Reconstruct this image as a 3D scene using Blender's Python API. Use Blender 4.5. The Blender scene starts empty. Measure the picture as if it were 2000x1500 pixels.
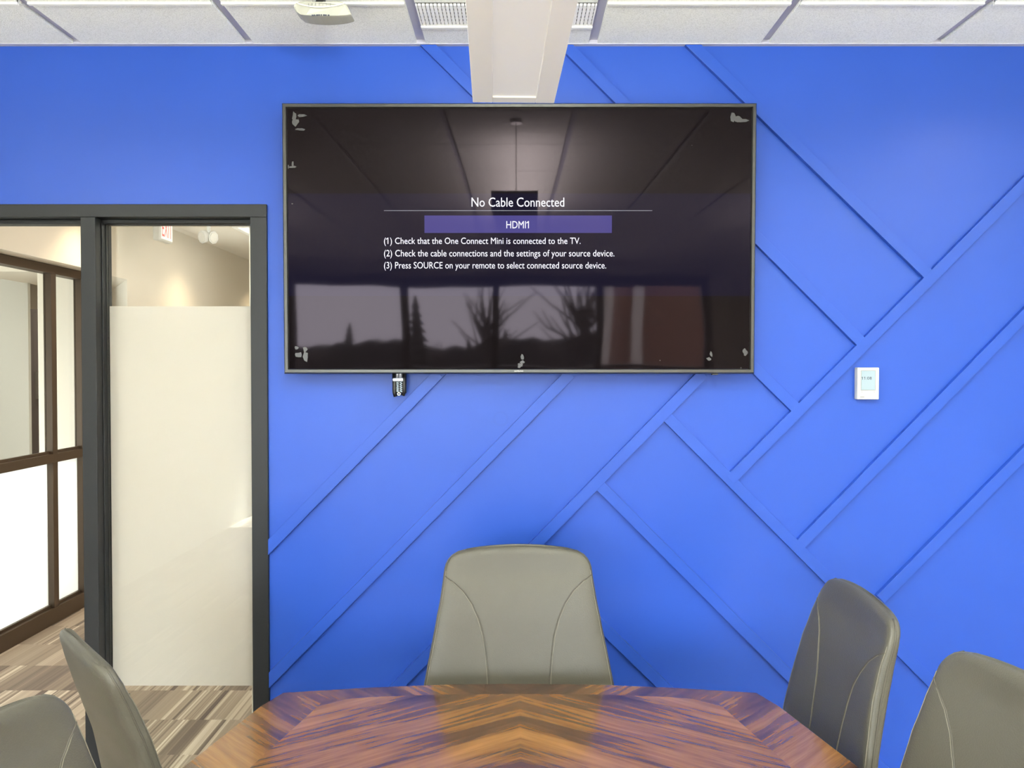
import bpy, bmesh, math, random
from mathutils import Vector, Matrix
random.seed(7)
S = bpy.context.scene
COL = S.collection
PI = math.pi

# ------------------------------------------------------------------ camera, sky, lights, exposure
CAMZ, W, F = 1.59, 2.76, 1502.0          # eye height, distance to the blue wall, focal length in px of a 2000 px frame
PITCH = math.radians(-1.0)
PX, PY = 1006.0, 744.0
cam_data = bpy.data.cameras.new('camera')
cam = bpy.data.objects.new('camera', cam_data); COL.objects.link(cam)
cam.location = (0, 0, CAMZ); cam.rotation_euler = (PI/2 + PITCH, 0, 0)
cam_data.sensor_fit = 'HORIZONTAL'; cam_data.sensor_width = 36.0
cam_data.lens = 36.0*F/2000.0
cam_data.shift_x = -(PX-1000)/2000.0; cam_data.shift_y = -(750-PY)/2000.0
cam_data.clip_start = 0.02
S.camera = cam

S.view_settings.view_transform = 'Standard'; S.view_settings.look = 'None'
S.view_settings.gamma = 1; S.view_settings.use_curve_mapping = False
S.view_settings.exposure = 0.28

world = bpy.data.worlds.new('sky'); S.world = world; world.use_nodes = True
wn = world.node_tree.nodes; wl = world.node_tree.links
wn['Background'].inputs['Color'].default_value = (0.86, 0.93, 1.0, 1)
wn['Background'].inputs['Strength'].default_value = 25.0

CEIL = 2.737

def area(name, loc, size, power, color, rot=(0, 0, 0), sy=None, spread=None, shape=None):
    l = bpy.data.lights.new(name, 'AREA'); l.energy = power; l.color = color; l.size = size
    l.shape = shape or ('RECTANGLE' if sy else 'DISK')
    if sy: l.size_y = sy
    if spread: l.spread = spread
    o = bpy.data.objects.new(name, l); COL.objects.link(o)
    o.location = loc; o.rotation_euler = rot
    return o
def spot(name, loc, power, color, cone=1.6, blend=0.6, rad=0.05, rot=(0, 0, 0)):
    l = bpy.data.lights.new(name, 'SPOT'); l.energy = power; l.color = color
    l.spot_size = cone; l.spot_blend = blend; l.shadow_soft_size = rad
    o = bpy.data.objects.new(name, l); COL.objects.link(o); o.location = loc; o.rotation_euler = rot
    return o

WARM = (1.0, 0.80, 0.52)
NEUT = (1.0, 0.93, 0.84)
# meeting room: recessed ceiling lights (all outside the frame) and added fills aimed at the ceiling
for (x, y, p) in ((1.95, 1.95, 4),):
    area('downlight', (x, y, CEIL-0.03), 0.12, p, NEUT, spread=2.7)
for x in (-2.35, 2.35): area('side_ceiling_fill', (x, -0.2, 2.02), 0.10, 78, (0.97, 1.0, 0.93), rot=(PI, 0, 0), sy=2.2)  # added pair without fixtures, evens out the ceiling brightness
area('ceiling_fill', (0.045, 0.30, 2.42), 0.10, 180, (0.97, 1.0, 0.93), rot=(PI, 0, 0), sy=2.2)  # added above the pendant housing to brighten the ceiling
# low sun through the back windows: it lands on the floor behind the camera
sun = bpy.data.lights.new('sun', 'SUN'); sun.energy = 115; sun.color = (0.90, 1.0, 0.95); sun.angle = 0.01
so = bpy.data.objects.new('sun', sun); COL.objects.link(so); so.rotation_euler = (math.radians(42), 0, math.radians(6))
# corridor beyond the glass
for y in (4.85, 6.5, 8.25):
    spot('corridor_downlight', (-2.50, y, CEIL-0.02), 36, WARM, cone=1.75, blend=1.0, rad=0.05)
area('corridor_troffer', (-1.95, 6.45, CEIL-0.04), 0.55, 6, (1, 0.92, 0.80), sy=0.42)
area('corridor_troffer', (-1.6, 4.9, CEIL-0.04), 0.55, 13, (1, 0.93, 0.88), sy=0.55)
area('side_room_fill', (-4.7, 4.7, CEIL-0.05), 0.6, 26, (0.97, 1.0, 0.94))  # added fill, no fixture, lifts the side room wall
area('far_room_fill', (-4.3, 6.7, CEIL-0.05), 0.5, 20, (1, 0.90, 0.78))  # added fill, no fixture, brightens the space around the dark door
# added panel behind the storefront, brightens its frosted panes from the room side
area('frosted_pane_fill', (-5.2, 3.9, 1.0), 1.6, 64, (0.93, 1.0, 0.99), rot=(0, -PI/2, 0), sy=1.8, spread=1.7)

# ------------------------------------------------------------------ pixel helpers (photo 2000x1500 -> a point in the place)
_fw = Vector((0, math.cos(PITCH), math.sin(PITCH))); _up = Vector((0, -math.sin(PITCH), math.cos(PITCH)))
def ray(px, py): return _fw*F + Vector((1, 0, 0))*(px-PX) + _up*(PY-py)
def at(px, py, Y=W):
    r = ray(px, py); t = Y/r.y
    return Vector((r.x*t, Y, CAMZ + r.z*t))

# ------------------------------------------------------------------ mesh helpers
def new_bm(): return bmesh.new()
def box(bm, x0, x1, y0, y1, z0, z1, mi=0):
    v = [bm.verts.new((x, y, z)) for x in (x0, x1) for y in (y0, y1) for z in (z0, z1)]
    for f in ((0, 1, 3, 2), (4, 6, 7, 5), (0, 4, 5, 1), (2, 3, 7, 6), (0, 2, 6, 4), (1, 5, 7, 3)):
        fc = bm.faces.new([v[i] for i in f]); fc.material_index = mi
def prism(bm, pts, d0, d1, axis='Y', mi=0):
    """polygon pts (2-D) extruded between d0 and d1 along an axis"""
    def p3(p, d):
        return {'Y': (p[0], d, p[1]), 'Z': (p[0], p[1], d), 'X': (d, p[0], p[1])}[axis]
    a = [bm.verts.new(p3(p, d0)) for p in pts]; b = [bm.verts.new(p3(p, d1)) for p in pts]
    n = len(pts)
    fs = [bm.faces.new(a), bm.faces.new(b[::-1])]
    for i in range(n): fs.append(bm.faces.new((a[i], b[i], b[(i+1) % n], a[(i+1) % n])))
    for f in fs: f.material_index = mi
def tube(bm, pts, r, seg=8, closed=False, mi=0, cap=True):
    pts = [Vector(p) for p in pts]; n = len(pts); rings = []
    up = Vector((0.123, 0.2, 1)).normalized()
    for i, p in enumerate(pts):
        if closed: d = pts[(i+1) % n]-pts[i-1]
        else: d = pts[min(i+1, n-1)]-pts[max(i-1, 0)]
        d.normalize()
        a = d.cross(up)
        if a.length < 1e-4: a = d.cross(Vector((1, 0, 0)))
        a.normalize(); b = d.cross(a).normalized()
        rr = r[i] if isinstance(r, (list, tuple)) else r
        rings.append([bm.verts.new(p + (a*math.cos(2*PI*k/seg)+b*math.sin(2*PI*k/seg))*rr) for k in range(seg)])
    m = n if closed else n-1
    for i in range(m):
        A, B = rings[i], rings[(i+1) % n]
        for k in range(seg):
            f = bm.faces.new((A[k], A[(k+1) % seg], B[(k+1) % seg], B[k])); f.material_index = mi; f.smooth = True
    if cap and not closed:
        bm.faces.new(rings[0][::-1]).material_index = mi; bm.faces.new(rings[-1]).material_index = mi
def lathe(bm, prof, c=(0, 0, 0), seg=24, mi=0):
    rings = []
    for r, z in prof:
        rings.append([bm.verts.new((c[0]+r*math.cos(2*PI*k/seg), c[1]+r*math.sin(2*PI*k/seg), c[2]+z)) for k in range(seg)])
    for A, B in zip(rings, rings[1:]):
        for k in range(seg):
            f = bm.faces.new((A[k], A[(k+1) % seg], B[(k+1) % seg], B[k])); f.smooth = True; f.material_index = mi
    bm.faces.new(rings[0][::-1]).material_index = mi; bm.faces.new(rings[-1]).material_index = mi
def loft(bm, rings, caps=True, smooth=True, mi=0):
    R = [[bm.verts.new(p) for p in r] for r in rings]; n = len(R[0])
    for A, B in zip(R, R[1:]):
        for k in range(n):
            f = bm.faces.new((A[k], A[(k+1) % n], B[(k+1) % n], B[k])); f.smooth = smooth; f.material_index = mi
    if caps:
        bm.faces.new(R[0][::-1]).smooth = smooth; bm.faces.new(R[-1]).smooth = smooth
def obj(name, bm, mats, parent=None, bevel=0, subsurf=0, seg=2):
    bmesh.ops.recalc_face_normals(bm, faces=bm.faces[:])
    me = bpy.data.meshes.new(name); bm.to_mesh(me); bm.free()
    for m in (mats if isinstance(mats, (list, tuple)) else [mats]): me.materials.append(m)
    o = bpy.data.objects.new(name, me); COL.objects.link(o)
    if parent: o.parent = parent
    if bevel:
        b = o.modifiers.new('bevel', 'BEVEL'); b.width = bevel; b.segments = seg; b.limit_method = 'ANGLE'; b.angle_limit = 0.6
    if subsurf:
        s = o.modifiers.new('subd', 'SUBSURF'); s.levels = subsurf; s.render_levels = subsurf
    return o
def tag(o, label, cat, group=None):
    o['label'] = label; o['category'] = cat
    if group: o['group'] = group
    return o
def struct(name, bm, mats, bevel=0, parent=None):
    o = obj(name, bm, mats, parent, bevel)
    if not parent: o['kind'] = 'structure'
    return o
def thing(name, label, cat, loc=(0, 0, 0), rz=0, group=None):
    o = bpy.data.objects.new(name, None); COL.objects.link(o); o.empty_display_size = 0.1
    o.location = loc; o.rotation_euler = (0, 0, rz)
    return tag(o, label, cat, group)
def dup(root, loc, rz, label):
    r = root.copy(); COL.objects.link(r); r.location = loc; r.rotation_euler = (0, 0, rz); r['label'] = label
    for ch in list(root.children):
        c = ch.copy(); COL.objects.link(c); c.parent = r
        for g in list(ch.children):
            d = g.copy(); COL.objects.link(d); d.parent = c
    return r

# ------------------------------------------------------------------ materials
def srgb(r, g, b):
    f = lambda c: (c/255/12.92) if c/255 <= 0.04045 else ((c/255+0.055)/1.055)**2.4
    return (f(r), f(g), f(b), 1)
def mat(name, color, rough=0.5, metal=0.0, spec=0.5, emit=None, estr=0, bump=None, coat=0):
    m = bpy.data.materials.new(name); m.use_nodes = True
    b = m.node_tree.nodes['Principled BSDF']
    b.inputs['Base Color'].default_value = color if len(color) == 4 else (*color, 1)
    b.inputs['Roughness'].default_value = rough; b.inputs['Metallic'].default_value = metal
    b.inputs['Specular IOR Level'].default_value = spec
    if coat: b.inputs['Coat Weight'].default_value = coat; b.inputs['Coat Roughness'].default_value = 0.08
    if emit: b.inputs['Emission Color'].default_value = emit; b.inputs['Emission Strength'].default_value = estr
    if bump:
        N = m.node_tree.nodes; L = m.node_tree.links
        tc = N.new('ShaderNodeTexCoord'); no = N.new('ShaderNodeTexNoise'); bp = N.new('ShaderNodeBump')
        no.inputs['Scale'].default_value = bump[0]; no.inputs['Detail'].default_value = 4
        bp.inputs['Strength'].default_value = bump[1]; bp.inputs['Distance'].default_value = bump[2]
        L.new(tc.outputs['Object'], no.inputs['Vector']); L.new(no.outputs['Fac'], bp.inputs['Height'])
        L.new(bp.outputs['Normal'], b.inputs['Normal'])
    return m
class NT:
    """small node-building helper"""
    def __init__(s, m): s.N = m.node_tree.nodes; s.L = m.node_tree.links; s.b = s.N.get('Principled BSDF')
    def n(s, t, **k):
        x = s.N.new(t)
        for a, v in k.items(): setattr(x, a, v)
        return x
    def link(s, a, b): s.L.new(a, b)
    def math(s, op, a, b=None, c=None):
        x = s.n('ShaderNodeMath', operation=op)
        for i, v in enumerate((a, b, c)):
            if v is None: continue
            if isinstance(v, (int, float)): x.inputs[i].default_value = v
            else: s.link(v, x.inputs[i])
        return x.outputs[0]
    def ramp(s, fac, stops, interp='LINEAR'):
        r = s.n('ShaderNodeValToRGB'); r.color_ramp.interpolation = interp
        e = r.color_ramp.elements
        while len(e) < len(stops): e.new(0.5)
        for el, (p, c) in zip(e, stops): el.position = p; el.color = c
        s.link(fac, r.inputs['Fac']); return r.outputs['Color']
    def mix(s, f, a, b, typ='MIX'):
        x = s.n('ShaderNodeMix', data_type='RGBA', blend_type=typ)
        for sock, v in ((x.inputs[0], f), (x.inputs[6], a), (x.inputs[7], b)):
            if hasattr(v, 'default_value') or hasattr(v, 'links'): s.link(v, sock)
            else: sock.default_value = v
        return x.outputs[2]

M = {}
M['blue'] = mat('blue_paint', (0.020, 0.070, 0.39), 0.36, spec=0.30, bump=(260, 0.06, 0.002))
t = NT(M['blue'])
tc = t.n('ShaderNodeTexCoord'); sp = t.n('ShaderNodeSeparateXYZ'); t.link(tc.outputs['Object'], sp.inputs[0])
nz = t.n('ShaderNodeTexNoise'); nz.inputs['Scale'].default_value = 2.2; nz.inputs['Detail'].default_value = 3
t.link(tc.outputs['Object'], nz.inputs['Vector'])
basec = t.ramp(nz.outputs['Fac'], [(0.3, (0.019, 0.068, 0.38, 1)), (0.7, (0.021, 0.072, 0.40, 1))])
# a faint patched ring below the television
pr = at(978, 818)
dx = t.math('SUBTRACT', sp.outputs[0], pr.x); dz = t.math('SUBTRACT', sp.outputs[2], pr.z)
rr = t.math('SQRT', t.math('ADD', t.math('MULTIPLY', dx, dx), t.math('MULTIPLY', dz, dz)))
ring = t.math('SUBTRACT', 1.0, t.math('MINIMUM', t.math('DIVIDE', t.math('ABSOLUTE', t.math('SUBTRACT', rr, 0.024)), 0.007), 1.0))
t.link(t.mix(t.math('MULTIPLY', ring, 0.18), basec, (0.013, 0.048, 0.27, 1)), t.b.inputs['Base Color'])

M['white_wall'] = mat('warm_white_wall', (0.78, 0.72, 0.62), 0.7, bump=(200, 0.05, 0.002))
M['grey_wall'] = mat('pale_grey_wall', (0.62, 0.61, 0.56), 0.7)
M['tile'] = mat('ceiling_tile', (0.80, 0.81, 0.80), 0.9, bump=(420, 0.5, 0.004))
t = NT(M['tile'])
tc = t.n('ShaderNodeTexCoord'); nz = t.n('ShaderNodeTexNoise'); nz.inputs['Scale'].default_value = 260; nz.inputs['Detail'].default_value = 3
t.link(tc.outputs['Object'], nz.inputs['Vector'])
t.link(t.ramp(nz.outputs['Fac'], [(0.32, (0.72, 0.73, 0.69, 1)), (0.5, (0.86, 0.87, 0.83, 1)), (0.7, (0.92, 0.93, 0.89, 1))]), t.b.inputs['Base Color'])
M['tee'] = mat('ceiling_tee_metal', (0.42, 0.42, 0.52), 0.45)
M['tile_edge'] = mat('tile_edge_paint', (0.88, 0.88, 0.84), 0.6)
M['frame'] = mat('charcoal_frame_paint', srgb(30, 32, 36), 0.42, spec=0.30, bump=(300, 0.04, 0.001))
M['gasket'] = mat('black_gasket', srgb(24, 24, 26), 0.5)
M['brown_metal'] = mat('bronze_frame_paint', srgb(80, 66, 52), 0.42, metal=0.3)
M['white_metal'] = mat('white_painted_metal', (0.90, 0.90, 0.89), 0.4)
M['lens'] = mat('pendant_lens', (0.66, 0.655, 0.65), 0.5, emit=(1, 0.97, 0.92, 1), estr=0.16)
M['tv_bezel'] = mat('brushed_dark_bezel', srgb(72, 72, 70), 0.32, metal=0.6)
M['tv_body'] = mat('black_plastic', srgb(16, 16, 17), 0.45)
M['white_plastic'] = mat('white_plastic', (0.58, 0.58, 0.56), 0.4)
M['ivory'] = mat('ivory_plastic', (0.36, 0.36, 0.32), 0.45)
M['grey_mark'] = mat('grey_print', srgb(120, 120, 118), 0.6)
M['dark_mark'] = mat('dark_print', srgb(45, 50, 70), 0.6)
M['black'] = mat('black_rubber', srgb(18, 18, 20), 0.4)
M['steel'] = mat('polished_steel', srgb(190, 190, 192), 0.22, metal=1.0)
M['zinc'] = mat('silver_tape', srgb(175, 180, 195), 0.35, metal=0.6)
M['cord_white'] = mat('pale_cord', srgb(170, 185, 200), 0.4)
M['red'] = mat('red_letters', srgb(205, 50, 40), 0.5, emit=srgb(220, 40, 30), estr=0.5)
M['sign_white'] = mat('sign_face', (0.85, 0.82, 0.78), 0.4, emit=(1, 0.9, 0.85, 1), estr=0.25)
M['lit_lens'] = mat('lit_troffer_lens', (0.9, 0.88, 0.82), 0.4, emit=(1, 0.93, 0.80, 1), estr=1.6)
M['dark_door'] = mat('dark_door_paint', srgb(96, 90, 88), 0.45)
M['outdoor_ground'] = mat('asphalt_ground', (0.045, 0.045, 0.045), 0.9, bump=(6, 0.2, 0.02))
M['bark_leaf'] = mat('dark_conifer', (0.035, 0.04, 0.035), 0.9)
M['brick'] = mat('brick_building', (0.28, 0.14, 0.09), 0.85)

# carpet planks: rows of bars running with the corridor
M['carpet'] = mat('striped_carpet', (0.3, 0.25, 0.2), 0.95, spec=0.1)
t = NT(M['carpet'])
tc = t.n('ShaderNodeTexCoord'); sp = t.n('ShaderNodeSeparateXYZ'); t.link(tc.outputs['Object'], sp.inputs[0])
row = t.math('FLOOR', t.math('DIVIDE', t.math('ADD', sp.outputs[1], 0.02), 0.315))
def wnoise(a, seedrow, k):
    cx = t.n('ShaderNodeCombineXYZ'); t.link(a, cx.inputs[0]); t.link(t.math('MULTIPLY', seedrow, 3.7), cx.inputs[1]); cx.inputs[2].default_value = k
    w = t.n('ShaderNodeTexWhiteNoise', noise_dimensions='3D'); t.link(cx.outputs[0], w.inputs['Vector']); return w.outputs['Value']
xo = t.math('ADD', sp.outputs[0], t.math('MULTIPLY', wnoise(t.math('MULTIPLY', row, 1.0), row, 9.0), 0.7))
wide = wnoise(t.math('FLOOR', t.math('MULTIPLY', xo, 11.0)), row, 1.0)
mid = wnoise(t.math('FLOOR', t.math('MULTIPLY', xo, 46.0)), row, 2.0)
fine = wnoise(t.math('FLOOR', t.math('MULTIPLY', xo, 118.0)), row, 3.0)
sel = wnoise(t.math('FLOOR', t.math('MULTIPLY', xo, 11.0)), row, 5.0)
stripe = t.math('ADD', t.math('MULTIPLY', mid, 0.55), t.math('MULTIPLY', fine, 0.45))
calm = t.math('GREATER_THAN', sel, 0.52)
v = t.n('ShaderNodeMix', data_type='FLOAT'); t.link(calm, v.inputs[0]); t.link(stripe, v.inputs[2])
t.link(t.math('ADD', t.math('ADD', t.math('MULTIPLY', wide, 0.50), 0.14), t.math('MULTIPLY', stripe, 0.16)), v.inputs[3])
colr = t.ramp(v.outputs[0], [(0.0, srgb(96, 86, 82)), (0.22, srgb(120, 107, 99)), (0.36, srgb(160, 145, 129)), (0.60, srgb(182, 166, 148)), (0.76, srgb(208, 192, 172)), (1.0, srgb(238, 226, 208))])
pile = t.n('ShaderNodeTexNoise'); pile.inputs['Scale'].default_value = 500; t.link(tc.outputs['Object'], pile.inputs['Vector'])
t.link(t.mix(t.math('MULTIPLY', pile.outputs['Fac'], 0.35), colr, (0.12, 0.10, 0.09, 1)), t.b.inputs['Base Color'])
bp = t.n('ShaderNodeBump'); bp.inputs['Strength'].default_value = 0.3; bp.inputs['Distance'].default_value = 0.003
t.link(pile.outputs['Fac'], bp.inputs['Height']); t.link(bp.outputs['Normal'], t.b.inputs['Normal'])

# leather
M['leather'] = mat('taupe_leather', srgb(75, 72, 64), 0.43, spec=0.38)
t = NT(M['leather'])
tc = t.n('ShaderNodeTexCoord'); vo = t.n('ShaderNodeTexVoronoi'); vo.inputs['Scale'].default_value = 330
t.link(tc.outputs['Object'], vo.inputs['Vector'])
bp = t.n('ShaderNodeBump'); bp.inputs['Strength'].default_value = 0.22; bp.inputs['Distance'].default_value = 0.0015
t.link(vo.outputs['Distance'], bp.inputs['Height']); t.link(bp.outputs['Normal'], t.b.inputs['Normal'])
M['thread'] = mat('seam_thread', srgb(70, 66, 58), 0.6)
M['thread_light'] = mat('stitch_thread', srgb(112, 107, 95), 0.6)

# rosewood veneer, book-matched on the centre line; border band with grain across
def wood(name, border):
    m = mat(name, (0.2, 0.08, 0.03), 0.18, spec=0.5, coat=0.35)
    t = NT(m); b = t.b
    tc = t.n('ShaderNodeTexCoord'); sp = t.n('ShaderNodeSeparateXYZ'); t.link(tc.outputs['Object'], sp.inputs[0])
    ax = t.math('ABSOLUTE', sp.outputs[0])
    if border:
        q = t.math('SUBTRACT', sp.outputs[1], t.math('MULTIPLY', ax, 0.9)); r = t.math('ADD', ax, t.math('MULTIPLY', sp.outputs[1], 0.9))
    else:
        q = t.math('ADD', sp.outputs[1], t.math('MULTIPLY', ax, 0.62)); r = t.math('SUBTRACT', ax, t.math('MULTIPLY', sp.outputs[1], 0.62))
    def vec(qs, rs, z):
        c = t.n('ShaderNodeCombineXYZ'); t.link(t.math('MULTIPLY', q, qs), c.inputs[0]); t.link(t.math('MULTIPLY', r, rs), c.inputs[1]); c.inputs[2].default_value = z
        return c.outputs[0]
    n1 = t.n('ShaderNodeTexNoise'); n1.inputs['Scale'].default_value = 1; n1.inputs['Detail'].default_value = 3; n1.inputs['Distortion'].default_value = 0.6
    t.link(vec(5.5, 1.0, 1.0), n1.inputs['Vector'])
    n2 = t.n('ShaderNodeTexNoise'); n2.inputs['Scale'].default_value = 1; n2.inputs['Detail'].default_value = 5; n2.inputs['Distortion'].default_value = 1.4
    t.link(vec(24, 2.4, 4.0), n2.inputs['Vector'])
    n3 = t.n('ShaderNodeTexNoise'); n3.inputs['Scale'].default_value = 1; n3.inputs['Detail'].default_value = 2
    t.link(vec(240, 9, 8.0), n3.inputs['Vector'])
    wv = t.n('ShaderNodeTexWave', wave_type='BANDS', bands_direction='X'); wv.inputs['Scale'].default_value = 1.0
    wv.inputs['Distortion'].default_value = 9; wv.inputs['Detail'].default_value = 3; wv.inputs['Detail Scale'].default_value = 0.8
    t.link(vec(12, 2.2, 2.0), wv.inputs['Vector'])
    s = t.math('ADD', t.math('MULTIPLY', n1.outputs['Fac'], 0.85), t.math('MULTIPLY', n2.outputs['Fac'], 0.30))
    s = t.math('ADD', s, t.math('MULTIPLY', wv.outputs['Fac'], 0.035))
    s = t.math('ADD', s, t.math('MULTIPLY', t.math('SUBTRACT', n3.outputs['Fac'], 0.5), 0.13))
    k = 0.85 if border else 1.0
    def c(r_, g_, b_): return (r_*k, g_*k, b_*k, 1)
    t.link(t.ramp(s, [(0.43, c(0.022, 0.010, 0.006)), (0.54, c(0.066, 0.028, 0.011)), (0.63, c(0.155, 0.068, 0.019)), (0.80, c(0.260, 0.120, 0.034))]), b.inputs['Base Color'])
    bp = t.n('ShaderNodeBump'); bp.inputs['Strength'].default_value = 0.05; bp.inputs['Distance'].default_value = 0.002
    t.link(n2.outputs['Fac'], bp.inputs['Height']); t.link(bp.outputs['Normal'], b.inputs['Normal'])
    return m
M['veneer'] = wood('rosewood_veneer', False)
M['veneer_band'] = wood('rosewood_border_veneer', True)
M['wood_edge'] = mat('rosewood_edge', (0.16, 0.062, 0.022), 0.3)
M['dark_wood'] = mat('dark_wood_base', (0.07, 0.03, 0.015), 0.4)

# thin glass: a clear pane with its surface reflection
def glass(name, tint=(0.96, 0.97, 0.96, 1), refl=1.0):
    m = bpy.data.materials.new(name); m.use_nodes = True
    N = m.node_tree.nodes; L = m.node_tree.links; N.clear()
    out = N.new('ShaderNodeOutputMaterial'); tr = N.new('ShaderNodeBsdfTransparent'); gl = N.new('ShaderNodeBsdfGlossy')
    mx = N.new('ShaderNodeMixShader'); fr = N.new('ShaderNodeMapRange'); lw = N.new('ShaderNodeLayerWeight'); pw_ = N.new('ShaderNodeMath'); pw_.operation = 'POWER'; pw_.inputs[1].default_value = 5
    lw.inputs['Blend'].default_value = 0.5; L.new(lw.outputs['Facing'], pw_.inputs[0]); L.new(pw_.outputs[0], fr.inputs['Value'])
    fr.inputs['To Min'].default_value = 0.03; fr.inputs['To Max'].default_value = 0.9
    tr.inputs['Color'].default_value = tint; gl.inputs['Roughness'].default_value = 0.01
    L.new(fr.outputs[0], mx.inputs[0]); L.new(tr.outputs[0], mx.inputs[1]); L.new(gl.outputs[0], mx.inputs[2])
    L.new(mx.outputs[0], out.inputs['Surface'])
    return m
M['glass'] = glass('clear_glass')
def film(name, col, see):
    m = bpy.data.materials.new(name); m.use_nodes = True
    N = m.node_tree.nodes; L = m.node_tree.links; N.clear()
    out = N.new('ShaderNodeOutputMaterial'); tr = N.new('ShaderNodeBsdfTransparent')
    df = N.new('ShaderNodeBsdfDiffuse'); tl = N.new('ShaderNodeBsdfTranslucent')
    df.inputs['Color'].default_value = col; tl.inputs['Color'].default_value = col
    m1 = N.new('ShaderNodeMixShader'); m1.inputs[0].default_value = 0.5
    m2 = N.new('ShaderNodeMixShader'); m2.inputs[0].default_value = see
    L.new(df.outputs[0], m1.inputs[1]); L.new(tl.outputs[0], m1.inputs[2])
    L.new(m1.outputs[0], m2.inputs[1]); L.new(tr.outputs[0], m2.inputs[2]); L.new(m2.outputs[0], out.inputs['Surface'])
    return m
M['film'] = film('frosted_film', (0.77, 0.73, 0.70, 1), 0.18)
M['film_white'] = film('white_frosted_film', (0.96, 0.97, 0.95, 1), 0.06)

# television panel: black gloss with a very slight waviness, plus the picture it shows
def screen_mat(name, emit, estr):
    m = mat(name, (0.003, 0.0025, 0.003), 0.035, spec=0.10, emit=emit, estr=estr)
    t = NT(m); tc = t.n('ShaderNodeTexCoord'); n = t.n('ShaderNodeTexNoise'); n.inputs['Scale'].default_value = 2.6; n.inputs['Detail'].default_value = 1
    t.link(tc.outputs['Object'], n.inputs['Vector'])
    bp = t.n('ShaderNodeBump'); bp.inputs['Strength'].default_value = 0.16; bp.inputs['Distance'].default_value = 0.010
    t.link(n.outputs['Fac'], bp.inputs['Height']); t.link(bp.outputs['Normal'], t.b.inputs['Normal'])
    t.b.inputs['Specular Tint'].default_value = (1.0, 0.80, 0.89, 1)
    return m
M['screen'] = screen_mat('tv_panel', (0.02, 0.012, 0.012, 1), 0.15)
M['screen_glow'] = screen_mat('tv_panel_message_band', (0.10, 0.09, 0.40, 1), 0.035)
M['screen_button'] = screen_mat('tv_panel_button', (0.16, 0.14, 0.62, 1), 0.36)
M['screen_text'] = mat('tv_lettering', (0.0, 0.0, 0.0), 0.4, emit=(0.86, 0.85, 1.0, 1), estr=1.0)
M['screen_line'] = mat('tv_rule', (0.0, 0.0, 0.0), 0.4, emit=(0.55, 0.53, 0.75, 1), estr=0.28)
M['film_scrap'] = mat('protective_film_scrap', (0.055, 0.055, 0.06), 0.4)
M['lcd'] = mat('thermostat_lcd', (0.05, 0.06, 0.06), 0.3, emit=(0.70, 0.93, 1.0, 1), estr=0.62)

# ------------------------------------------------------------------ room shell
XL, XR, YB = -2.84, 2.95, -4.0
FX = {k: at(k, 900).x for k in (0,)}
x_jamb_r_out = at(524, 700).x
x_mull_l, x_mull_r = at(161, 500).x, at(190, 500).x
z_head_top, z_head_bot = at(400, 400).z, at(400, 425).z
x_door_l = x_mull_l - 0.915

bm = new_bm()                                             # floor of meeting room and corridor
box(bm, -7.0, XR+0.2, YB-0.2, 10.0, -0.12, 0.0)
struct('floor', bm, M['carpet'])

bm = new_bm()                                             # blue wall with the opening for the glazed frame
TH = 0.13
box(bm, x_jamb_r_out-0.004, XR, W, W+TH, 0, CEIL+0.05)
box(bm, XL, x_jamb_r_out-0.004, W, W+TH, z_head_top-0.004, CEIL+0.05)
box(bm, XL, x_door_l-0.045, W, W+TH, 0, z_head_top-0.004)
struct('wall_front', bm, M['blue'])
bm = new_bm(); box(bm, x_jamb_r_out-0.004, XR+0.2, W+TH, W+TH+0.01, 0, CEIL+0.05)
box(bm, -1.0, -0.9, W+TH+0.01, 9.0, 0, CEIL)
struct('wall_corridor_right', bm, M['white_wall'])
bm = new_bm(); box(bm, XL-0.12, XL, YB, W, 0, CEIL+0.05); struct('wall_left', bm, M['grey_wall'])
bm = new_bm(); box(bm, XR, XR+0.12, YB, W+TH, 0, CEIL+0.05); struct('wall_right', bm, M['grey_wall'])

# back wall with the long window seen in the television
WZ0, WZ1, WX0, WX1 = 0.35, 2.42, -2.72, 2.32
bm = new_bm()
box(bm, XL-0.12, WX0, YB-0.15, YB, 0, CEIL+0.05); box(bm, WX1, XR+0.12, YB-0.15, YB, 0, CEIL+0.05)
box(bm, WX0, WX1, YB-0.15, YB, 0, WZ0); box(bm, WX0, WX1, YB-0.15, YB, WZ1, CEIL+0.05)
struct('wall_back', bm, M['grey_wall'])
M['win_frame'] = mat('dark_window_frame', srgb(30, 30, 34), 0.5)
bm = new_bm()
for x in (WX0, -1.36, -0.21, 1.02, WX1): box(bm, x-0.045, x+0.045, YB-0.10, YB+0.03, WZ0, WZ1)
box(bm, WX0-0.05, WX1+0.05, YB-0.10, YB+0.06, WZ1-0.02, WZ1+0.11)
box(bm, WX0, WX1, YB-0.10, YB+0.03, 1.36, 1.42); box(bm, WX0, WX1, YB-0.10, YB+0.06, WZ0-0.04, WZ0+0.05)
win = struct('window_1', bm, M['win_frame'])
bm = new_bm(); box(bm, WX0, WX1, YB-0.065, YB-0.059, WZ0, WZ1)
obj('pane', bm, M['glass'], win)

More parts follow.
